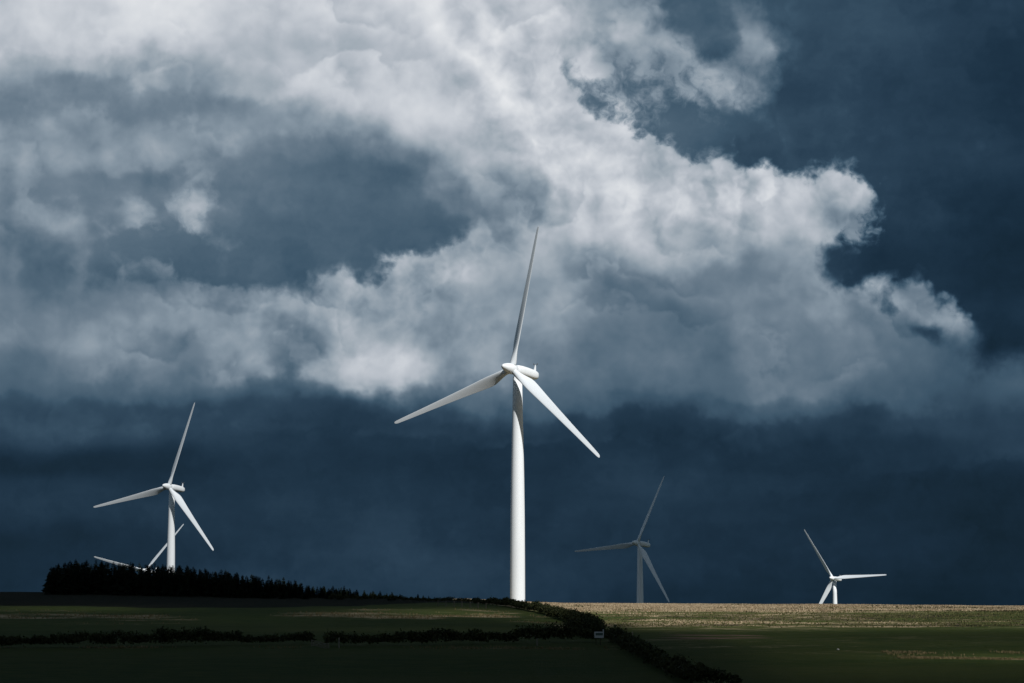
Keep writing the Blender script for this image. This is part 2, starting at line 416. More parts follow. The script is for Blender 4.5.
def mesh_np(name, verts, faces, smooth=False):
    """verts (n,3), faces (m,k) with k constant"""
    me = bpy.data.meshes.new(name)
    verts = np.asarray(verts, np.float32)
    faces = np.asarray(faces, np.int32)
    k = faces.shape[1]
    me.vertices.add(len(verts))
    me.vertices.foreach_set('co', verts.ravel())
    me.loops.add(faces.size)
    me.loops.foreach_set('vertex_index', faces.ravel())
    me.polygons.add(len(faces))
    me.polygons.foreach_set('loop_start', np.arange(0, faces.size, k, dtype=np.int32))
    if smooth:
        me.polygons.foreach_set('use_smooth', np.ones(len(faces), bool))
    me.update(calc_edges=True)
    return me


def smooth01(a, b, x):
    t = np.clip((np.asarray(x, float) - a) / (b - a), 0, 1)
    return t * t * (3 - 2 * t)


def vnoise(x, y, s, seed=0.0):
    """smooth value noise, about -1..1, vectorised"""
    x = np.asarray(x, float) / s + seed * 17.3
    y = np.asarray(y, float) / s + seed * 9.7
    xi, yi = np.floor(x), np.floor(y)
    fx, fy = x - xi, y - yi
    fx, fy = fx * fx * (3 - 2 * fx), fy * fy * (3 - 2 * fy)

    def h(i, j):
        v = np.sin(i * 127.1 + j * 311.7) * 43758.5453
        return (v - np.floor(v)) * 2 - 1
    a = h(xi, yi) * (1 - fx) + h(xi + 1, yi) * fx
    b = h(xi, yi + 1) * (1 - fx) + h(xi + 1, yi + 1) * fx
    return a * (1 - fy) + b * fy


# ------------------------------------------------------------------ terrain
PY = np.array([-3000, -600, -200, -60, 0, 60, 140, 240, 330, 430, 520, 600, 655, 710, 800, 900, 1096, 1324, 1524, 1650, 2500, 4500, 70000.])
PZ = np.array([20, 22, 17, 10.2, 8.3, 5.9, 3.1, 1.9, 4.5, 6.4, 8.65, 10.25, 10.8, 10.3, 8.0, 5.0, -0.3, -20, -32.4, -35.5, -46, -50, -50.])
RX = np.array([-400, -135, -100, -55, -12, 2, 14, 60, 136, 400.])
RZ = np.array([14.5, 13.75, 13.3, 12.4, 11.6, 10.9, 10.5, 10.35, 9.85, 9.2])
_sl = np.diff(PZ) / np.diff(PY)
_tg = np.concatenate([[0], np.where(_sl[:-1] * _sl[1:] > 0, 2 * _sl[:-1] * _sl[1:] / (_sl[:-1] + _sl[1:] + 1e-12), 0), [0]])


def profile(y):
    y = np.clip(np.asarray(y, float), PY[0], PY[-1])
    i = np.clip(np.searchsorted(PY, y) - 1, 0, len(PY) - 2)
    h = PY[i + 1] - PY[i]
    t = (y - PY[i]) / h
    return ((2 * t**3 - 3 * t**2 + 1) * PZ[i] + (t**3 - 2 * t**2 + t) * h * _tg[i]
            + (-2 * t**3 + 3 * t**2) * PZ[i + 1] + (t**3 - t**2) * h * _tg[i + 1])


def ground_z(x, y):
    x, y = np.asarray(x, float), np.asarray(y, float)
    w = smooth01(390, 640, y) * (1 - smooth01(720, 1000, y))
    z = profile(y) + (np.interp(x, RX, RZ) - 10.8) * w
    near = smooth01(250, 330, y) * (1 - smooth01(900, 1400, y))
    z = z + near * (0.16 * vnoise(x, y, 23, 1) + 0.08 * vnoise(x, y, 8, 2))
    return z


def gz(x, y):
    return float(ground_z(x, y))


def on_ground(px, py):
    """the point of the terrain seen at this place of the photograph"""
    d = ray(px, py)
    lo, y = 245.0, 245.0
    while y < 720:
        t = y / d.y
        if CAM.z + d.z * t < gz(d.x * t, y):
            break
        lo = y
        y += 2.0
    hi = y
    for _ in range(20):
        mid = (lo + hi) / 2
        t = mid / d.y
        if CAM.z + d.z * t < gz(d.x * t, mid):
            hi = mid
        else:
            lo = mid
    t = hi / d.y
    return Vector((d.x * t, hi, gz(d.x * t, hi)))


xs = np.unique(np.concatenate([np.linspace(-170, 170, 228), np.linspace(-400, -170, 40), np.linspace(170, 400, 40),
                               -np.geomspace(400, 40000, 34), np.geomspace(400, 40000, 34)]))
ys = np.unique(np.concatenate([np.linspace(240, 720, 321), np.linspace(-200, 240, 60), np.linspace(720, 1700, 100),
                               np.geomspace(1700, 60000, 40), -np.geomspace(200, 3000, 20)]))
GX, GY = np.meshgrid(xs, ys)
GZ = ground_z(GX, GY)
nx, ny = len(xs), len(ys)
idx = np.arange(nx * ny).reshape(ny, nx)
quads = np.stack([idx[:-1, :-1], idx[:-1, 1:], idx[1:, 1:], idx[1:, :-1]], -1).reshape(-1, 4)
ground_me = mesh_np('ground', np.stack([GX, GY, GZ], -1).reshape(-1, 3), quads, smooth=True)


# land cover: r = dry pale moor grass, g = rough dark rushes and heather, plus shade painted below the plantation, b = bare brown soil
def hedge_x(y):
    """the hedge line that parts the left field from the moor"""
    return np.interp(y, [340, 450, 520, 610, 680], [13.5, 14.5, 8, -9, -20])


STRIP_A = tuple(zip(*[on_ground(*q)[:2] for q in ((200, 613), (330, 615), (430, 617), (480, 616), (520, 619), (556, 625))]))
SLOPE_SHADE = tuple(zip(*[on_ground(*q)[:2] for q in ((-60, 606), (60, 608), (150, 610), (250, 609), (330, 607), (400, 605), (440, 603))]))
TRACK = tuple(zip(*[on_ground(*q)[:2] for q in ((690, 645.5), (780, 648), (900, 653), (1000, 655))]))
BANK = tuple(zip(*[on_ground(*q)[:2] for q in ((890, 658), (960, 658.5), (1024, 660), (1060, 661))]))
STRIP_B = tuple(zip(*[on_ground(*q)[:2] for q in ((-40, 613), (20, 614), (60, 615), (110, 617), (170, 619), (230, 622))]))


def land_cover(x, y):
    x, y = np.asarray(x, float), np.asarray(y, float)
    right = smooth01(-3, 1, x - hedge_x(y))
    nA = vnoise(x / 4.0, y, 9, 3)            # drawn out across the slope
    nB = vnoise(x / 2.0, y, 5, 4)
    nC = vnoise(x, y, 3.0, 5)
    nD = vnoise(x / 5, y, 16, 6)
    # moor on the ridge: bands drawn out along the slope, broken and mottled
    nE = vnoise(x / 3, y / 1.0, 4.0, 14)
    mott = nB * .6 + nC * .5 + nE * .5
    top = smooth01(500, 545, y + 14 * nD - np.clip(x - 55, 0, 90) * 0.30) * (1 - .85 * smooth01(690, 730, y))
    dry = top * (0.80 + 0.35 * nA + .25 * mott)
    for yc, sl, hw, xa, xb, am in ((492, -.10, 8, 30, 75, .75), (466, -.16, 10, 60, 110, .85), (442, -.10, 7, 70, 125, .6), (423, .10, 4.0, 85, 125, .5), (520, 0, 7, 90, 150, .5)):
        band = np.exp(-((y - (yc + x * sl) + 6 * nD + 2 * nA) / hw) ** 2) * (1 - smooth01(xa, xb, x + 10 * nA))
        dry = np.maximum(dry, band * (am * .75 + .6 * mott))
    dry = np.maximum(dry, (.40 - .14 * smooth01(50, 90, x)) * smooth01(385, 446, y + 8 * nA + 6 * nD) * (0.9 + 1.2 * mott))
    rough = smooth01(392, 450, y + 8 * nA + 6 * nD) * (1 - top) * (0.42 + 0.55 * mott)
    dark = np.zeros_like(x)
    for yc, hw, am in ((590, 7, 1.0), (556, 6, .9), (628, 8, .75), (523, 5, .8), (608, 5, .5)):
        dark = np.maximum(dark, am * np.exp(-((y - yc + 9 * nA + 5 * nD) / hw) ** 2))
    dark = np.clip(dark * smooth01(.05, .75, mott + smooth01(10, 110, x) * .65 - .05), 0, 1)
    rough = np.maximum(rough, dark)
    dry = dry * (1 - 0.9 * dark)
    bank = np.exp(-((y - np.interp(x, BANK[0], BANK[1]) - .9 * nA) / 1.3) ** 2) * smooth01(46, 52, x + 4 * nB)
    dry = np.maximum(dry, bank * (0.7 + 0.5 * nB))
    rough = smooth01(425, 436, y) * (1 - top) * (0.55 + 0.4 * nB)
    streaks = np.exp(-((y - 585 + 8 * nA) / 7.0) ** 2) + 0.8 * np.exp(-((y - 548 + 6 * nA) / 6.0) ** 2) + 0.6 * np.exp(-((y - 627 + 6 * nA) / 8.0) ** 2)
    dark = streaks * smooth01(-0.1, 0.5, nB + 0.5 * nC + smooth01(10, 120, x) * 0.55 - 0.1)
    rough = np.maximum(rough, np.clip(dark, 0, 1))
    dry = dry * (1 - 0.8 * np.clip(dark, 0, 1))
    olive = (1 - smooth01(385, 430, y)) * smooth01(285, 320, y) * np.clip(.20 + .20 * nA + .14 * nD + .12 * mott, 0, .40)
    dry = np.maximum(dry, olive)
    track = np.exp(-((y - np.interp(x, TRACK[0], TRACK[1])) / 1.0) ** 2) * smooth01(24, 32, x) * (1 - smooth01(44, 52, x)) * (.45 + .4 * nA)
    dry = np.maximum(dry, track)
    soil = np.exp(-((y - (372 + 0.1 * x)) / 14.0) ** 2) * smooth01(19, 24, x) * (1 - smooth01(36, 46, x)) * (0.62 + 0.6 * nB + .5 * nA)
    # pasture left of the hedge: pale strips of old grass
    pale = np.interp(x, STRIP_A[0], STRIP_A[1])
    s1 = np.exp(-((y - pale + 7 * nA + 4 * nB) / 15.0) ** 2) * smooth01(-58, -36, x) * (0.52 + 0.55 * nB)
    s1 = np.maximum(s1, 0.8 * np.exp(-((y - pale - 34 + 8 * nA) / 12.0) ** 2) * smooth01(-45, -25, x) * (0.35 + 0.8 * nB))
    s2 = np.exp(-((y - np.interp(x, STRIP_B[0], STRIP_B[1]) + 14 * nA) / 22.0) ** 2) * (1 - smooth01(-72, -48, x)) * (0.36 + 0.65 * nB)
    verge = np.exp(-((y - 326 - 1.5 * nB) / 3.0) ** 2) * (1 - smooth01(8, 12, x)) * (0.22 + 0.30 * nB + .2 * nA)
    left_dry = np.maximum(np.maximum(s1, s2), verge)
    slope_shade = (1 - right) * smooth01(0, 14, y - np.interp(x, SLOPE_SHADE[0], SLOPE_SHADE[1]) + 7 * nA + 4 * nB)  # deep shade of the left slope, painted into the ground colour
    left_dry = left_dry * (1 - .8 * slope_shade)
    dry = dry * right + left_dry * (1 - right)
    rough = np.maximum(rough * right, slope_shade)
    soil = soil * right
    return np.clip(np.stack([dry, rough, soil], -1), 0, 1)


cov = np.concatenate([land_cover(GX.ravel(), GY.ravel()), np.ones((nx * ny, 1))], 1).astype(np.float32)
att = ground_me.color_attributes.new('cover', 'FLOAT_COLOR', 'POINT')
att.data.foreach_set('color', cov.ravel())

m, gm, b = new_mat('pasture_and_moor', 0.95, 0.05)
geo = m.node_tree.nodes.new('ShaderNodeNewGeometry')
pos = geo.outputs['Position']
at = m.node_tree.nodes.new('ShaderNodeVertexColor')
at.layer_name = 'cover'
sp = m.node_tree.nodes.new('ShaderNodeSeparateColor')
m.node_tree.links.new(at.outputs['Color'], sp.inputs[0])


def cmix(gr, f, a, bb):
    n = gr.nt.nodes.new('ShaderNodeMix')
    n.data_type = 'RGBA'
    gr.put(n.inputs['Factor'], f)
    for s, v in ((n.inputs[6], a), (n.inputs[7], bb)):
        gr.put(s, (*v, 1) if isinstance(v, tuple) else v)
    return n.outputs[2]


n_big = gm.noise(gm.v('MULTIPLY', pos, (0.25, 0.6, 1)), 0.05, 4, 0.6)
n_mid = gm.noise(gm.v('MULTIPLY', pos, (0.6, 1, 1)), 0.45, 5, 0.65)
n_fine = gm.noise(pos, 2.2, 4, 0.7)
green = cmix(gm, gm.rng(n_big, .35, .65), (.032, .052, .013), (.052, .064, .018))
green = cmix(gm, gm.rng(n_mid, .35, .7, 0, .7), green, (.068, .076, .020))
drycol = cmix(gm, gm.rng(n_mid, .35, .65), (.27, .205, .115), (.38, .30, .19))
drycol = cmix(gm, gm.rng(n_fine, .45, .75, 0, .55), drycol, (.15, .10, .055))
rough_shade_col = cmix(gm, gm.rng(n_fine, .35, .65), (.005, .007, .0035), (.020, .019, .009))  # near-black: rushes, and the painted shade below the plantation
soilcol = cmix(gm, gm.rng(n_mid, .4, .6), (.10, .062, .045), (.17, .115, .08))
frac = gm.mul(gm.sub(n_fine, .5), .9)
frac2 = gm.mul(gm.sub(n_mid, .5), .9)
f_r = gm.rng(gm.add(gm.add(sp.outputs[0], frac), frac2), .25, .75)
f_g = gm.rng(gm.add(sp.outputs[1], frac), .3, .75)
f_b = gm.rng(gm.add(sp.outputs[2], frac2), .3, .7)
col = cmix(gm, f_g, green, rough_shade_col)
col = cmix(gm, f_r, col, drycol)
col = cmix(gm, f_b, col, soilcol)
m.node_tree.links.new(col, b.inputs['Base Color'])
bmp = m.node_tree.nodes.new('ShaderNodeBump')
bmp.inputs['Strength'].default_value = 0.8
bmp.inputs['Distance'].default_value = 0.35
m.node_tree.links.new(gm.add(n_fine, n_mid), bmp.inputs['Height'])
m.node_tree.links.new(bmp.outputs[0], b.inputs['Normal'])
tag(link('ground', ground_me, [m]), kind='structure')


# ------------------------------------------------------------------ unseen cloud volumes, shaped for the shade they cast on fields and turbines
def shade(x, y):
    """how thick the cloud stands between the sun and this point of the ground, 0..1"""
    n = 10 * vnoise(x, y, 60, 7) + 6 * vnoise(x, y, 25, 8)
    near = 1 - smooth01(378, 462, y + n - .10 * np.clip(x - 20, 0, 120)) ** .6
    near = near * np.where(x > 0, 1 - 0.68 * smooth01(13, 34, x) * smooth01(190, 285, y), 1)
    for cx, cy, rx, ry, a in ((64, 309, 20, 12, .88), (28, 374, 12, 16, .4), (60, 345, 30, 14, .2)):
        near = near * (1 - a * np.exp(-((x - cx) / rx) ** 2 - ((y - cy) / ry) ** 2))
    ymax = np.interp(x, [-400, -80, -60, -10, 400], [705, 700, 676, 632, 632])
    xmax = np.interp(y, [400, 430, 560, 640], [13, 12, 2, -8])
    left = (1 - smooth01(-6, 7, x - xmax)) * (1 - smooth01(-16, 6, y - ymax + n * 0.3))
    thin = np.zeros_like(np.asarray(x, float))
    for cx, cy, rx, ry, a in ((-16, 515, 40, 56, .92), (2, 478, 20, 40, .76), (-98, 518, 40, 36, .80), (-55, 470, 40, 44, .52), (-20, 420, 55, 36, .52), (-85, 440, 50, 30, .35)):
        thin = np.maximum(thin, a * np.exp(-((x - cx) / rx) ** 2 - ((y - cy) / ry) ** 2))
    left = left * (1 - thin)
    s = np.maximum(near, left)
    edge = (1 - smooth01(600, 760, np.abs(x))) * smooth01(-620, -480, y)
    return s * edge


def shade_far(x, y):
    n = 20 * vnoise(x, y, 70, 9)
    r = np.hypot((x - 30) / 150, (y - 1375) / 230)
    veil_ = .06 * (1 - smooth01(.5, 1.0, np.hypot((x + 200) / 150, (y - 1160) / 170) + n / 300))  # thin veil added to dim the left turbine
    r = np.minimum(r, np.hypot((x - 72) / 92, (y - 1010) / 250))
    return np.maximum(1.0 * (1 - smooth01(.66, 1.0, r + n / 400)), veil_)


m, gc, b = new_mat('shade_cloud_vapour')
m.node_tree.nodes.remove(b)
vs = m.node_tree.nodes.new('ShaderNodeVolumeScatter')
vs.inputs['Color'].default_value = (1, 1, 1, 1)
vs.inputs['Density'].default_value = 0.006
vs.inputs['Anisotropy'].default_value = 0.3
va = m.node_tree.nodes.new('ShaderNodeVolumeAbsorption')
va.inputs['Color'].default_value = (0, 0, 0, 1)
va.inputs['Density'].default_value = 0.028
ad = m.node_tree.nodes.new('ShaderNodeAddShader')
m.node_tree.links.new(vs.outputs[0], ad.inputs[0])
m.node_tree.links.new(va.outputs[0], ad.inputs[1])
m.node_tree.links.new(ad.outputs[0], m.node_tree.nodes['Material Output'].inputs['Volume'])
shade_cloud_mat = m
CLOUD_H = 420.0


def cloud(func, x0, x1, y0, y1, step, label):
    ax, ay = np.arange(x0, x1 + step, step), np.arange(y0, y1 + step, step)
    X, Y = np.meshgrid(ax, ay)
    S = func(X, Y)
    off = np.array(SUN_DIR) * (CLOUD_H / SUN_DIR.z)
    T = S * 150.0
    lump = 18 * vnoise(X, Y, 70, 12) * smooth01(0, .4, S)
    base = np.stack([X, Y, np.zeros_like(X)], -1) + off
    top = base + np.array(SUN_DIR) * (T * 0.6 + lump)[..., None]
    bot = base - np.array(SUN_DIR) * (T * 0.4 - lump)[..., None]
    ok = S > 0.004
    cell = ok[:-1, :-1] & ok[1:, :-1] & ok[:-1, 1:] & ok[1:, 1:]
    r, c_ = cell.shape
    bm = bmesh.new()
    vt, vb = {}, {}

    def vert(d, arr, i, j):
        k = (i, j)
        if k not in d:
            d[k] = bm.verts.new(arr[i, j])
        return d[k]
    for i in range(r):
        for j in range(c_):
            if not cell[i, j]:
                continue
            q = [(i, j), (i, j + 1), (i + 1, j + 1), (i + 1, j)]
            bm.faces.new([vert(vt, top, *k) for k in q])
            bm.faces.new([vert(vb, bot, *k) for k in reversed(q)])
            for (k0, k1, di, dj) in ((q[0], q[1], -1, 0), (q[1], q[2], 0, 1), (q[2], q[3], 1, 0), (q[3], q[0], 0, -1)):
                a, d = i + di, j + dj
                if a < 0 or d < 0 or a >= r or d >= c_ or not cell[a, d]:
                    bm.faces.new([vert(vt, top, *k1), vert(vt, top, *k0), vert(vb, bot, *k0), vert(vb, bot, *k1)])
    me = bpy.data.meshes.new('cloud')
    bm.to_mesh(me)
    bm.free()
    return tag(link('cloud', me, [shade_cloud_mat]), label=label, kind='stuff')


cloud(shade, -720, 720, -640, 730, 10, 'unseen cloud added to shade the near fields')
cloud(shade_far, -380, 230, 750, 1640, 10, 'unseen cloud added to shade the far slope and its turbines')


# ------------------------------------------------------------------ wind turbines
def paint(name, colour, dirt):
    m, gr, b = new_mat(name, 0.45, 0.3)
    g_ = m.node_tree.nodes.new('ShaderNodeTexCoord')
    n = gr.noise(gr.v('MULTIPLY', g_.outputs['Object'], (1.0, 1.0, 0.08)), 0.5, 2, 0.5)
    m.node_tree.links.new(cmix(gr, gr.rng(n, .40, .75, 0, .5), colour, dirt), b.inputs['Base Color'])
    return m


WHITE = paint('white_turbine_paint', (.77, .80, .82), (.66, .69, .70))
BLADE = paint('grey_white_blade_paint', (.68, .72, .75), (.60, .64, .67))
GREY = paint('dark_grey_metal', (.10, .105, .11), (.07, .07, .07))


def loft(rings, cap=True):
    """rings of equal length -> closed mesh (verts, faces as bmesh)"""
    bm = bmesh.new()
    vr = [[bm.verts.new(p) for p in ring] for ring in rings]
    n = len(rings[0])
    for a, b_ in zip(vr, vr[1:]):
        for i in range(n):
            bm.faces.new([a[i], a[(i + 1) % n], b_[(i + 1) % n], b_[i]])
    if cap:
        bm.faces.new(list(reversed(vr[0])))
        bm.faces.new(vr[-1])
    bmesh.ops.recalc_face_normals(bm, faces=bm.faces)
    return bm


def bm_mesh(name, bm, smooth=True):
    me = bpy.data.meshes.new(name)
    bm.to_mesh(me)
    bm.free()
    if smooth:
        me.polygons.foreach_set('use_smooth', np.ones(len(me.polygons), bool))
    return me


HUB_H, OVER, BLADE_L = 64.0, 2.8, 40.0
N = 40
rings = []
for z, r in ((-1.2, 1.98), (0, 1.96), (1.5, 1.95), (12, 1.92), (24, 1.86), (34, 1.74), (44, 1.55), (54, 1.34), (62.1, 1.20)):
    r *= 1.05
    rings.append([(r * math.cos(2 * math.pi * i / N), r * math.sin(2 * math.pi * i / N), z) for i in range(N)])
tower_me = bm_mesh('tower', loft(rings))

# nacelle: a long rounded body that narrows to the tail, built along y about the hub height
rings = []
for y, w, h, zc in ((-1.05, .95, .98, 0), (-.95, 1.12, 1.15, 0), (-.2, 1.28, 1.30, .0), (1.5, 1.42, 1.42, .02), (4, 1.46, 1.45, .04), (6.5, 1.40, 1.40, .06), (8.2, 1.30, 1.28, .08), (9.1, 1.12, 1.08, .10), (9.5, .80, .74, .12), (9.62, .35, .30, .12)):
    ring = []
    for i in range(N):
        a = 2 * math.pi * i / N
        c_, s_ = math.cos(a), math.sin(a)
        e = 0.78
        ring.append((w * math.copysign(abs(c_) ** e, c_), y, zc + h * math.copysign(abs(s_) ** e, s_)))
    rings.append(ring)
nacelle_me = bm_mesh('nacelle', loft(rings))
# instrument mast: raked fin with a cross arm and two cups
bm = loft([[(sx * .16, y0 + sy * .42, 1.2), (sx * .16, y0 + sy * .42, 1.2)][0:1] for sx, sy, y0 in ()] or
          [[(-.17, 8.1, 1.1), (.17, 8.1, 1.1), (.17, 9.0, 1.1), (-.17, 9.0, 1.1)],
           [(-.13, 8.45, 2.2), (.13, 8.45, 2.2), (.13, 8.95, 2.2), (-.13, 8.95, 2.2)],
           [(-.08, 8.68, 3.1), (.08, 8.68, 3.1), (.08, 8.92, 3.1), (-.08, 8.92, 3.1)]])
mast_me = bm_mesh('instrument_mast', bm, False)
bm = bmesh.new()
for mtx in (Matrix.Translation((0, 8.8, 3.15)) @ Matrix.Diagonal((1.3, .09, .09, 1)),):
    bmesh.ops.create_cube(bm, size=1.0, matrix=mtx)
for sx in (-1, 1):
    bmesh.ops.create_uvsphere(bm, u_segments=10, v_segments=6, radius=.16, matrix=Matrix.Translation((sx * .62, 8.8, 3.42)))
    bmesh.ops.create_cone(bm, segments=8, radius1=.04, radius2=.04, depth=.24, cap_ends=True, matrix=Matrix.Translation((sx * .62, 8.8, 3.28)))
sensor_me = bm_mesh('wind_sensor', bm, False)

# spinner about the hub centre (y forward is negative)
rings = []
for y, r in ((1.05, 1.18), (.9, 1.30), (.2, 1.44), (-.8, 1.46), (-1.7, 1.38), (-2.6, 1.20), (-3.4, .98), (-4.1, .74), (-4.5, .50), (-4.72, .24), (-4.77, .05)):
    rings.append([(r * math.cos(2 * math.pi * i / N), y, r * math.sin(2 * math.pi * i / N)) for i in range(N)])
hub_me = bm_mesh('hub', loft(rings))

# blade along +z, leading edge towards +x, flexed a little towards the wind (-y)
rings = []
rr = [1.0, 1.6, 2.2, 3.0, 4.0, 5.2, 6.6, 8.0, 9.6, 11.5, 14, 17, 20, 24, 28, 32, 35, 37.5, 39, 39.6, 39.9, 40.0]
chord = np.interp(rr, [1, 2.2, 4, 6.6, 8, 9.6, 14, 20, 28, 35, 39, 39.6, 39.9, 40], [1.75, 1.75, 2.25, 3.0, 3.12, 3.0, 2.55, 2.05, 1.52, 1.15, .86, .66, .36, .10])
thick = np.interp(rr, [1, 2.2, 4, 6.6, 9.6, 14, 20, 28, 35, 39, 40], [1.75, 1.75, 1.5, 1.12, .82, .56, .38, .24, .15, .09, .02])
twist = np.interp(rr, [1, 4, 8, 14, 20, 30, 40], [33, 33, 30, 25, 21, 18, 17])
for r, c_, t_, tw in zip(rr, chord, thick, twist):
    ring = []
    blend = float(smooth01(2.0, 6.6, r))
    M_ = 28
    for i in range(M_):
        a = 2 * math.pi * i / M_
        # circle at the root, aerofoil further out
        cx, cy = 0.5 * c_ * math.cos(a), 0.5 * t_ * math.sin(a)
        u = (1 + math.cos(a)) / 2                  # 1 leading edge, 0 trailing edge
        prof = 2.6 * (0.2969 * math.sqrt(max(1 - u, 0)) - 0.126 * (1 - u) - 0.3516 * (1 - u) ** 2 + 0.2843 * (1 - u) ** 3 - 0.1015 * (1 - u) ** 4) * 1.92
        ay = math.copysign(prof * t_ * 0.5, math.sin(a)) if 0 < i != M_ // 2 else 0.0
        ax = c_ * (u - 0.68)
        x = cx * (1 - blend) + ax * blend
        y = cy * (1 - blend) + ay * blend
        ct, st = math.cos(R(tw)), math.sin(R(tw))
        flex = -(0.025 * r + 0.015 * r * r / 40)
        ring.append((x * ct + y * st, y * ct - x * st + flex, r))
    rings.append(ring)
blade_me = bm_mesh('blade', loft(rings))

for me_, mt in ((tower_me, WHITE), (nacelle_me, WHITE), (mast_me, WHITE), (sensor_me, GREY), (hub_me, WHITE), (blade_me, BLADE)):
    me_.materials.append(mt)

TURBINES = [
    ((-.02, 659.07, 74.49), 33.49, 6.13, 10.14, 'large white wind turbine in the middle, nearest and tallest of the wind farm'),
    ((-155.71, 1096.79, 63.68), 25.0, 5.78, 17.44, 'white wind turbine whose tower rises behind the dark conifer plantation'),
    ((-229.73, 1521.81, 31.76), 26.1, 5.13, 43.5, 'wind turbine hidden behind the plantation but for two low white blades'),
    ((68.3, 1324.86, 44.06), 35.3, 6.25, 24.2, 'grey wind turbine in cloud shadow behind the moor ridge, right of the large one'),
    ((218.09, 1651.33, 28.66), 32.4, 5.07, -32.7, 'small white wind turbine sunk behind the right end of the moor ridge'),
]
for hub, yaw, tilt, ph, label in TURBINES:
    yw = R(yaw)
    nose = Vector((-math.sin(yw), -math.cos(yw), 0))
    base = Vector(hub) - nose * OVER - Vector((0, 0, HUB_H))
    t = thing('wind_turbine', base, label, 'wind turbine', 'wind turbines of the hill wind farm', -yw)
    link('tower', tower_me, (), t)
    na = link('nacelle', nacelle_me, (), t)
    na.location = (0, 0, HUB_H)
    na.rotation_euler = (R(-tilt), 0, 0)
    link('instrument_mast', mast_me, (), na)
    link('wind_sensor', sensor_me, (), na)
    MT = Matrix.Translation((0, -OVER, HUB_H)) @ Matrix.Rotation(R(-tilt), 4, 'X')
    h = link('hub', hub_me, (), t)
    h.matrix_local = MT
    for k in range(3):
        bl = link('blade', blade_me, (), t)
        bl.matrix_local = MT @ Matrix.Rotation(R(ph + 120 * k), 4, 'Y')


# ------------------------------------------------------------------ foliage
def leaf_mat(name, dark, light, tip):
    m, gr, b = new_mat(name, 0.75, 0.15)
    ge = m.node_tree.nodes.new('ShaderNodeNewGeometry')
    oi = m.node_tree.nodes.new('ShaderNodeObjectInfo')
    c = cmix(gr, gr.rng(ge.outputs['Random Per Island'], 0.1, 0.95), dark, light)
    n = gr.noise(ge.outputs['Position'], 0.5, 3, 0.6)
    c = cmix(gr, gr.rng(n, .45, .7, 0, .6), c, tip)
    c = cmix(gr, gr.mul(oi.outputs['Random'], .35), c, dark)
    m.node_tree.links.new(c, b.inputs['Base Color'])
    return m


SPRUCE = leaf_mat('spruce_needles', (.008, .015, .008), (.018, .028, .012), (.014, .020, .010))
HEDGE = leaf_mat('hawthorn_leaves', (.024, .032, .012), (.066, .072, .025), (.056, .050, .022))
m, gr, b = new_mat('bark', 0.9, 0.1)
b.inputs['Base Color'].default_value = (.05, .038, .03, 1)
BARK = m


def spruce_mesh(seed):
    """one young spruce of unit height: trunk, whorls of drooping boughs of needle sprays"""
    rs = np.random.default_rng(seed)
    V, Fq, mi = [], [], []

    def quad(p, mat):
        k = len(V)
        V.extend(p)
        Fq.append((k, k + 1, k + 2, k + 3))
        mi.append(mat)
    for i in range(6):
        a0, a1 = 2 * math.pi * i / 6, 2 * math.pi * (i + 1) / 6
        quad([(.018 * math.cos(a0), .018 * math.sin(a0), -.05), (.018 * math.cos(a1), .018 * math.sin(a1), -.05), (.003 * math.cos(a1), .003 * math.sin(a1), .97), (.003 * math.cos(a0), .003 * math.sin(a0), .97)], 1)
    z = 0.05
    wide = rs.uniform(.24, .33)
    while z < 0.985:
        rad = wide * (1 - z) ** 0.80 * rs.uniform(.75, 1.15) + .008
        nb = max(5, int(10 - 4 * z))
        ph = rs.uniform(0, 6.3)
        for k in range(nb):
            a = ph + 2 * math.pi * k / nb + rs.normal(0, .2)
            L = rad * rs.uniform(.65, 1.2)
            droop = rs.uniform(.10, .45) if z < .8 else rs.uniform(-.5, .1)
            d = np.array([math.cos(a), math.sin(a), 0])
            s = np.array([-math.sin(a), math.cos(a), 0])
            p0 = np.array([0, 0, z + .01])
            p1 = p0 + d * L * .55 + np.array([0, 0, -droop * L * .3])
            p2 = p0 + d * L + np.array([0, 0, -droop * L + .12 * L])
            w = L * rs.uniform(.22, .36) + .006
            up = np.array([0, 0, w * .5])
            quad([p0 + s * w * .25, p1 + s * w, p2 + s * w * .12, p1 - s * w * .1], 0)
            quad([p0 - s * w * .25, p1 + s * w * .1, p2 - s * w * .12, p1 - s * w], 0)
            quad([p0 + up * .3, p1 + up, p2 + up * .15, p1 - up * 1.4], 0)
        z += (0.030 + 0.035 * (1 - z)) * rs.uniform(.8, 1.25)
    me = mesh_np('spruce', V, Fq)
    me.materials.append(SPRUCE)
    me.materials.append(BARK)
    me.polygons.foreach_set('material_index', np.array(mi, np.int32))
    return me


spruces = [spruce_mesh(100 + i) for i in range(9)]
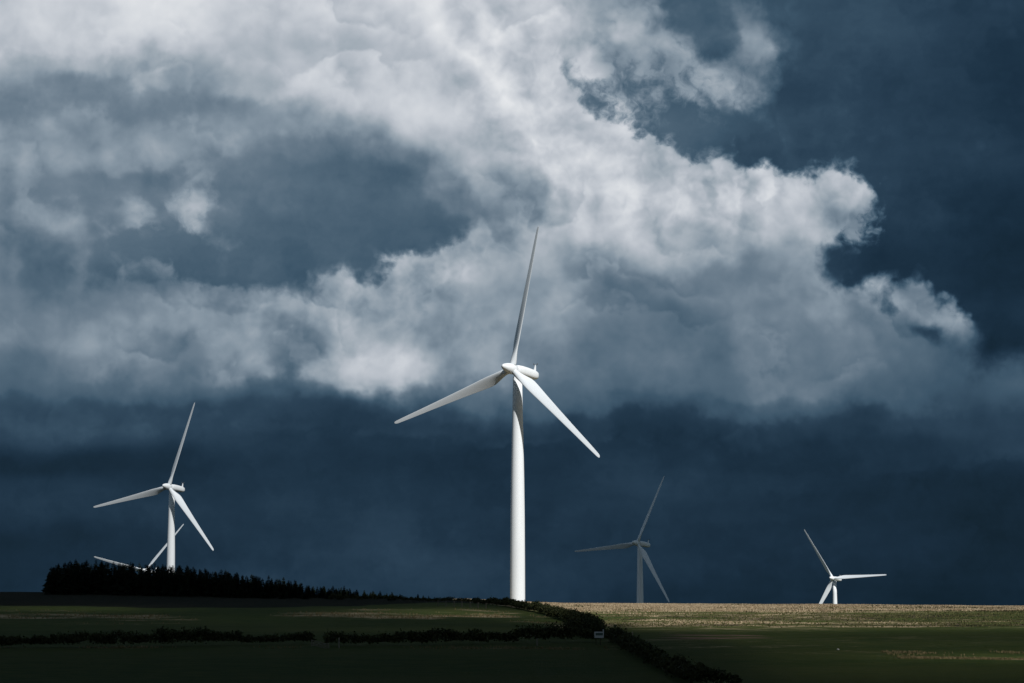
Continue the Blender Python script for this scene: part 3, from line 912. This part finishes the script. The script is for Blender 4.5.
# outline of the plantation against the sky, read off the photograph: (x, y) of the tree tops
TOPX = [44, 50, 57, 62, 75, 95, 120, 150, 180, 200, 230, 260, 290, 330, 365, 400, 440, 475]
TOPY = [585, 574, 565, 563, 562, 561, 563, 564.5, 566.5, 568, 572, 577, 581, 586.5, 590.5, 594, 597.5, 600]
count = 0
tries = 0
pts = []
while count < 285 and tries < 9000:
    tries += 1
    px = random.uniform(46, 468)
    if random.random() < (px - 46) / 1400:
        continue
    Y = random.choice([random.uniform(606, 626), random.uniform(616, 690), random.uniform(640, 686)])
    x = (px - 512) / FPX * Y
    md = 1.9 + 1.0 * (1 - px / 500)
    if any((x - a) ** 2 + (Y - c_) ** 2 < md * md for a, c_ in pts):
        continue
    z = gz(x, Y)
    top = np.interp(px, TOPX, TOPY) + random.gauss(.9, 1.5) - (2.0 if random.random() < .06 else 0) + (2.0 if Y < 625 else 0) * (1 if px > 60 else 0)
    hgt = CAM.z + (606 - top) / FPX * Y - z
    if hgt < 1.2:
        continue
    pts.append((x, Y))
    o = bpy.data.objects.new('spruce', spruces[count % 9])
    C.objects.link(o)
    o.location = (x, Y, z - .05)
    o.rotation_euler = (random.gauss(0, .02), random.gauss(0, .02), random.uniform(0, 6.28))
    wd = hgt * random.uniform(.9, 1.25) * (1 + max(0, (5 - hgt)) * .12)
    o.scale = (wd, wd, hgt * 1.01)
    if px < 58:
        tag(o, 'dark spruce at the left end of the plantation, its boughs reaching the ground', 'tree', 'spruces at the left end of the plantation')
    else:
        tag(o, 'dark spruce standing close among others in the plantation on the left ridge', 'tree', 'spruces massed in the ridge plantation')
    count += 1
print('spruces', count)


def leaf_cloud(centres, radii, n_per, size, rs, squash=0.8, low=-0.5):
    """many small leaf sprays spread through lumpy volumes"""
    V, Fq = [], []
    for c_, r, n in zip(centres, radii, n_per):
        d = rs.normal(size=(n, 3))
        d /= np.linalg.norm(d, axis=1, keepdims=True)
        d[:, 2] = np.where(d[:, 2] < low, -d[:, 2], d[:, 2])
        p = np.array(c_) + d * r * (rs.uniform(.25, 1.0, (n, 1)) ** .5) * np.array([1, 1, squash]) * (1 + .22 * rs.normal(size=(n, 1)))
        a = rs.normal(size=(n, 3))
        a /= np.linalg.norm(a, axis=1, keepdims=True)
        b_ = np.cross(a, rs.normal(size=(n, 3)))
        b_ /= np.linalg.norm(b_, axis=1, keepdims=True)
        s = size * rs.uniform(.6, 1.5, (n, 1))
        k = len(V) * 4
        V.append(np.stack([p - a * s, p - b_ * s * .6, p + a * s, p + b_ * s * .6], 1))
    V = np.concatenate(V).reshape(-1, 3)
    return V, np.arange(len(V)).reshape(-1, 4)


def hedge(name, label, cat, path, heights, step=0.9, width=0.9, size=.17, dens=95, group=None, gaps=()):
    """path: photograph points on the ground; heights in metres along it"""
    P = [on_ground(*p) for p in path]
    rs = np.random.default_rng(len(label))
    cs, rd, npr = [], [], []
    L = [0]
    for a, b_ in zip(P, P[1:]):
        L.append(L[-1] + (b_ - a).length)
    s = 0
    while s <= L[-1]:
        x = np.interp(s, L, [p.x for p in P])
        y = np.interp(s, L, [p.y for p in P])
        h = np.interp(s, L, heights) * (1 + .16 * math.sin(s * .37 + len(label)) + .12 * rs.normal())
        h = max(h, .5)
        for _ in range(2):
            r = h * rs.uniform(.38, .55)
            cx, cy = x + rs.normal(0, width * .35), y + rs.normal(0, width * .35)
            cs.append((cx, cy, gz(cx, cy) + h * rs.uniform(.35, .62)))
            rd.append(r)
            npr.append(int(dens * max(.5, r) ** 1.6) + 12)
        s += step * max(.6, h / 2.2)
    V, Fq = leaf_cloud(cs, rd, npr, size, rs)
    o = P[0]
    me = mesh_np(name, V - np.array(o), Fq)
    ob = link(name, me, [HEDGE])
    ob.location = o
    return tag(ob, label, cat, group)


hedge('hedge', 'low dark hedge across the left field, left of the gap with the pale gate', 'hedge', [(-20, 648), (60, 647.5), (150, 646.5), (240, 645), (311, 644)], [2.2, 1.8, 2.3, 1.9, 1.6])
hedge('hedge', 'low dark hedge from the gap with the pale gate to the white board', 'hedge', [(328, 646), (400, 645.5), (480, 644), (550, 643), (594, 642)], [1.7, 2.0, 2.1, 2.2, 2.4])
hedge('hedge', 'tall dark hedge curving down from below the large turbine to the white board', 'hedge', [(474, 603.5), (500, 606), (520, 609), (545, 614), (570, 622), (588, 631), (595, 639)], [1.1, 1.7, 1.7, 1.6, 1.9, 2.4, 2.6], dens=120)
hedge('hedge', 'dark hedge running from the white board down to the bottom edge', 'hedge', [(612, 641), (628, 650), (645, 660), (668, 672), (700, 688), (740, 704)], [1.7, 1.8, 2.0, 1.6, 1.9, 1.9])
hedge('hedgerow', 'thin dark hedgerow along the ridge, right of the plantation', 'hedge', [(330, 600), (380, 600.5), (430, 602), (474, 603)], [1.6, 1.4, 1.1, 1.0], size=.15, dens=70)

for px, py, h, w, label in (
        (617, 643.5, 1.9, 1.5, 'round dark bush just right of the white board'),
        (579, 634, 2.9, 2.2, 'tallest dark bush in the bend of the curving hedge'),
        (553, 619, 2.1, 1.9, 'dark bush in the curving hedge below the sunlit ridge')):
    p = on_ground(px, py)
    rs = np.random.default_rng(int(px))
    cs, rd, npr = [], [], []
    for k in range(9):
        a = rs.uniform(0, 6.28)
        q = rs.uniform(0, w * .55)
        cs.append((math.cos(a) * q, math.sin(a) * q, h * rs.uniform(.25, .72)))
        rd.append(h * rs.uniform(.22, .36))
        npr.append(170)
    V, Fq = leaf_cloud(cs, rd, npr, .16, rs)
    o = link('bush', mesh_np('bush', V, Fq), [HEDGE])
    o.location = p
    tag(o, label, 'bush', 'bushes in the hedges')


# ------------------------------------------------------------------ moor grass, rushes, heather
def tufts(n_try, x0, x1, y0, y1, prob, blades, hgt, wid, seed):
    rs = np.random.default_rng(seed)
    x = rs.uniform(x0, x1, n_try)
    y = rs.uniform(y0, y1, n_try)
    keep = rs.uniform(size=n_try) < prob(x, y)
    x, y = x[keep], y[keep]
    n = len(x)
    z = ground_z(x, y)
    base = np.stack([x, y, z], -1)
    V = []
    for k in range(blades):
        a = rs.uniform(0, 6.28, n)
        ln = rs.uniform(.1, .8, n)
        h = hgt * rs.uniform(.55, 1.35, n)
        d = np.stack([np.cos(a), np.sin(a), 0 * a], -1)
        s = np.stack([-np.sin(a), np.cos(a), 0 * a], -1) * (wid * rs.uniform(.6, 1.4, n))[:, None]
        tip = base + d * (ln * h)[:, None] + np.stack([0 * h, 0 * h, h], -1)
        b0 = base + d * .04 - np.array([0, 0, .03])
        V.append(np.stack([b0 - s, b0 + s, tip], 1))
    V = np.concatenate(V).reshape(-1, 3)
    return V, np.arange(len(V)).reshape(-1, 3)


def grass_mat(name, a, bb, c_):
    m, gr, b = new_mat(name, 0.9, 0.08)
    ge = m.node_tree.nodes.new('ShaderNodeNewGeometry')
    c0 = cmix(gr, ge.outputs['Random Per Island'], a, bb)
    n = gr.noise(ge.outputs['Position'], .22, 3, .6)
    c0 = cmix(gr, gr.rng(n, .4, .65), c0, c_)
    m.node_tree.links.new(c0, b.inputs['Base Color'])
    return m


V, Fq = tufts(150000, -20, 152, 425, 662, lambda x, y: (x > hedge_x(y) + 1) * np.clip((land_cover(x, y)[..., 0] - land_cover(x, y)[..., 1] * .6 - .40) * 1.9, 0, 1), 4, .30, .10, 1)
tag(link('moor_grass', mesh_np('moor_grass', V, Fq), [grass_mat('dry_moor_grass', (.30, .235, .15), (.46, .38, .265), (.29, .215, .135))]), 'pale dry moor grass on the sunlit ridge', kind='stuff')
V, Fq = tufts(70000, -20, 152, 425, 640, lambda x, y: (x > hedge_x(y) + 1) * land_cover(x, y)[..., 1] * .45, 5, .22, .12, 2)
tag(link('rough_grass', mesh_np('rough_grass', V, Fq), [grass_mat('rough_pasture_grass', (.060, .070, .026), (.15, .135, .062), (.085, .088, .034))]), 'rough olive grass on the slope below the dry ridge', kind='stuff')
# clumps of rushes standing in rows on the moor
rs = np.random.default_rng(77)
cl = []
for yc, n, amt in ((540, 70, .45), (556, 260, 1.0), (578, 300, 1.1), (604, 320, 1.0), (630, 240, .8), (652, 170, .8)):
    x = rs.uniform(2, 150, n)
    y = yc + 9 * vnoise(x / 4, x * 0 + yc, 9, 3) + 5 * vnoise(x, x * 0 + yc, 30, 4) + rs.normal(0, 3.5, n)
    keep = (rs.uniform(size=n) < amt * (.07 + .93 * smooth01(35, 115, x + 15 * vnoise(x, y, 18, 21)))) & (x > hedge_x(y) + 2)
    cl.append(np.stack([x[keep], y[keep]], -1))
cl = np.concatenate(cl)
per = 44
cx = np.repeat(cl[:, 0], per) + rs.normal(0, 1, len(cl) * per) * np.repeat(rs.uniform(.6, 1.9, len(cl)), per)
cy = np.repeat(cl[:, 1], per) + rs.normal(0, .5, len(cl) * per)
hh = np.repeat(rs.uniform(.16, .42, len(cl)), per) * rs.uniform(.6, 1.2, len(cl) * per)
b0 = np.stack([cx, cy, ground_z(cx, cy) - .04], -1)
ag = rs.uniform(0, 6.28, len(cx))
sd = np.stack([np.cos(ag), np.sin(ag), 0 * ag], -1) * .10
tp = b0 + np.stack([rs.normal(0, .14, len(cx)), rs.normal(0, .14, len(cx)), hh], -1)
V = np.stack([b0 - sd, b0 + sd, tp], 1).reshape(-1, 3)
Fq = np.arange(len(V)).reshape(-1, 3)
tag(link('rushes', mesh_np('rushes', V, Fq), [grass_mat('dark_rushes', (.020, .022, .010), (.060, .058, .026), (.035, .028, .016))]), 'dark rushes and heather in rows on the ridge', kind='stuff')
V, Fq = tufts(40000, 48, 72, 300, 318, lambda x, y: np.clip(land_cover(x, y)[..., 0] - .1, 0, 1) * .6, 4, .22, .06, 3)
W, Gq = tufts(60000, -75, 13, 320, 336, lambda x, y: np.clip(land_cover(x, y)[..., 0] - .1, 0, 1) * .30, 4, .28, .05, 4)
U, Hq = tufts(90000, -120, 16, 440, 612, lambda x, y: (x < hedge_x(y) - 1) * np.clip(land_cover(x, y)[..., 0] - .25, 0, 1) * .6, 4, .28, .08, 5)
VV = np.concatenate([V, W, U])
tag(link('verge_grass', mesh_np('verge_grass', VV, np.arange(len(VV)).reshape(-1, 3)), [grass_mat('old_field_grass', (.20, .16, .08), (.33, .25, .14), (.16, .14, .065))]), 'old tussock grass along hedges, banks and field strips', kind='stuff')


# ------------------------------------------------------------------ small things by the hedges
def wood_mat(name, a, bb):
    m, gr, b = new_mat(name, 0.85, 0.15)
    t_ = m.node_tree.nodes.new('ShaderNodeTexCoord')
    n = gr.noise(gr.v('MULTIPLY', t_.outputs['Object'], (6, 6, 1)), 3, 4, .6)
    m.node_tree.links.new(cmix(gr, gr.rng(n, .35, .65), a, bb), b.inputs['Base Color'])
    return m


WOOD = wood_mat('weathered_wood', (.16, .145, .12), (.28, .255, .21))
OLDWOOD = wood_mat('old_grey_wood', (.06, .055, .045), (.12, .11, .09))
BOARD = wood_mat('white_board_paint', (.72, .74, .75), (.62, .64, .65))
BAND = wood_mat('dark_green_band', (.10, .15, .135), (.13, .18, .16))


def box_bm(bm, cx, cy, cz, sx, sy, sz, rot=None, bevel=.015):
    mt = Matrix.Translation((cx, cy, cz))
    if rot is not None:
        mt = mt @ rot
    r = bmesh.ops.create_cube(bm, size=1.0, matrix=mt @ Matrix.Diagonal((sx, sy, sz, 1)))
    return r


def box_mesh(name, *boxes):
    bm = bmesh.new()
    for bx in boxes:
        box_bm(bm, *bx)
    bmesh.ops.bevel(bm, geom=list(bm.edges), offset=.012, segments=1, affect='EDGES')
    return bm_mesh(name, bm, False)


def post_mesh(h, r, seed):
    rs = np.random.default_rng(seed)
    rings = []
    for z in np.linspace(-.3, h, 5):
        rings.append([((r * (1 - .12 * z / h)) * math.cos(a) * rs.uniform(.9, 1.1), (r * (1 - .12 * z / h)) * math.sin(a) * rs.uniform(.9, 1.1), z) for a in np.linspace(0, 6.283, 9)[:-1]])
    rings.append([(p[0] * .55, p[1] * .55, h + .05) for p in rings[-1]])
    return bm_mesh('post', loft(rings))


# the white board at the hedge corner
p = on_ground(599, 645)
t = thing('sign', p, 'small white board with dark green band and taller right end, at the hedge corner', 'sign', None, R(-8))
link('board', box_mesh('board', (0, 0, 1.40, 1.28, .05, .86)), [BOARD], t)
link('band', box_mesh('band', (.05, -.034, 1.50, 1.04, .02, .36)), [BAND], t)
link('post', box_mesh('post', (-.42, .075, .75, .09, .09, 1.9)), [BARK], t)
link('post', box_mesh('post', (.18, .075, .75, .09, .09, 1.9)), [BARK], t)
link('upright', box_mesh('upright', (.60, .01, 1.60, .15, .09, 1.14)), [BOARD], t)

# pale gate lying askew in the gap between the two hedges
p = on_ground(320, 648.5)
t = thing('field_gate', p, 'weathered pale field gate leaning in the gap between the two hedges', 'gate', None, R(10))
tl = Matrix.Rotation(R(14), 4, 'Y')
for k in range(4):
    link('rail', box_mesh('rail', (0, 0, .22 + .2 * k, 2.5, .04, .09, tl)), [WOOD], t)
link('stile', box_mesh('stile', (-1.15, -.035, .72, .09, .03, .95)), [WOOD], t)
link('stile', box_mesh('stile', (1.15, -.035, .30, .09, .03, .85)), [WOOD], t)
link('brace', box_mesh('brace', (0, -.05, .5, 2.2, .03, .08, Matrix.Rotation(R(-6), 4, 'Y'))), [WOOD], t)

for px, py, h, label in (
        (339, 648, 1.35, 'pale wooden post at the right side of the hedge gap'),
        (632.5, 639.5, 1.1, 'short pale post at the left end of the brown soil patch'),
        (537, 646, 1.0, 'low wooden post standing under the middle of the long hedge')):
    po = link('post', post_mesh(h, .085, int(px)), [WOOD])
    po.location = on_ground(px, py)
    tag(po, label, 'post')

# stock fence beside the ridge hedge, left of the large turbine
fp = [on_ground(x, y) for x, y in ((438, 606), (446, 606.4), (454, 606.8), (462, 607.2), (470, 607.6), (478, 608.2), (486, 609))]
t = thing('fence', fp[0], 'grey post and wire fence in the field corner left of the large turbine', 'fence')
for i, q in enumerate(fp):
    po = link('post', post_mesh(1.25, .09, 40 + i), [OLDWOOD], t)
    po.location = q - fp[0]
cu = []
for i in range(len(fp) - 1):
    a, b_ = fp[i] - fp[0], fp[i + 1] - fp[0]
    d = b_ - a
    for hz in (.4, .75, 1.1):
        cu.append(((a + b_) / 2 + Vector((0, -.1, hz)), d))
bm = bmesh.new()
for c_, d in cu:
    box_bm(bm, c_.x, c_.y, c_.z, d.length, .012, .012, d.to_track_quat('X', 'Z').to_matrix().to_4x4())
link('wire', bm_mesh('wire', bm, False), [GREY], t)

# a pale stone in the dark field
bm = bmesh.new()
bmesh.ops.create_icosphere(bm, subdivisions=3, radius=.17)
for v in bm.verts:
    v.co *= 1 + .22 * mnoise.noise(v.co * 4) + .08 * mnoise.noise(v.co * 11)
    v.co.z *= .75
m, gr, b = new_mat('limestone', .9, .1)
ge = m.node_tree.nodes.new('ShaderNodeNewGeometry')
m.node_tree.links.new(cmix(gr, gr.noise(ge.outputs['Position'], 6, 4, .6), (.35, .34, .31), (.62, .61, .58)), b.inputs['Base Color'])
o = link('stone', bm_mesh('stone', bm), [m])
o.location = on_ground(838, 650) + Vector((0, 0, .07))
tag(o, 'small pale stone lying alone in the dark right field', 'stone')
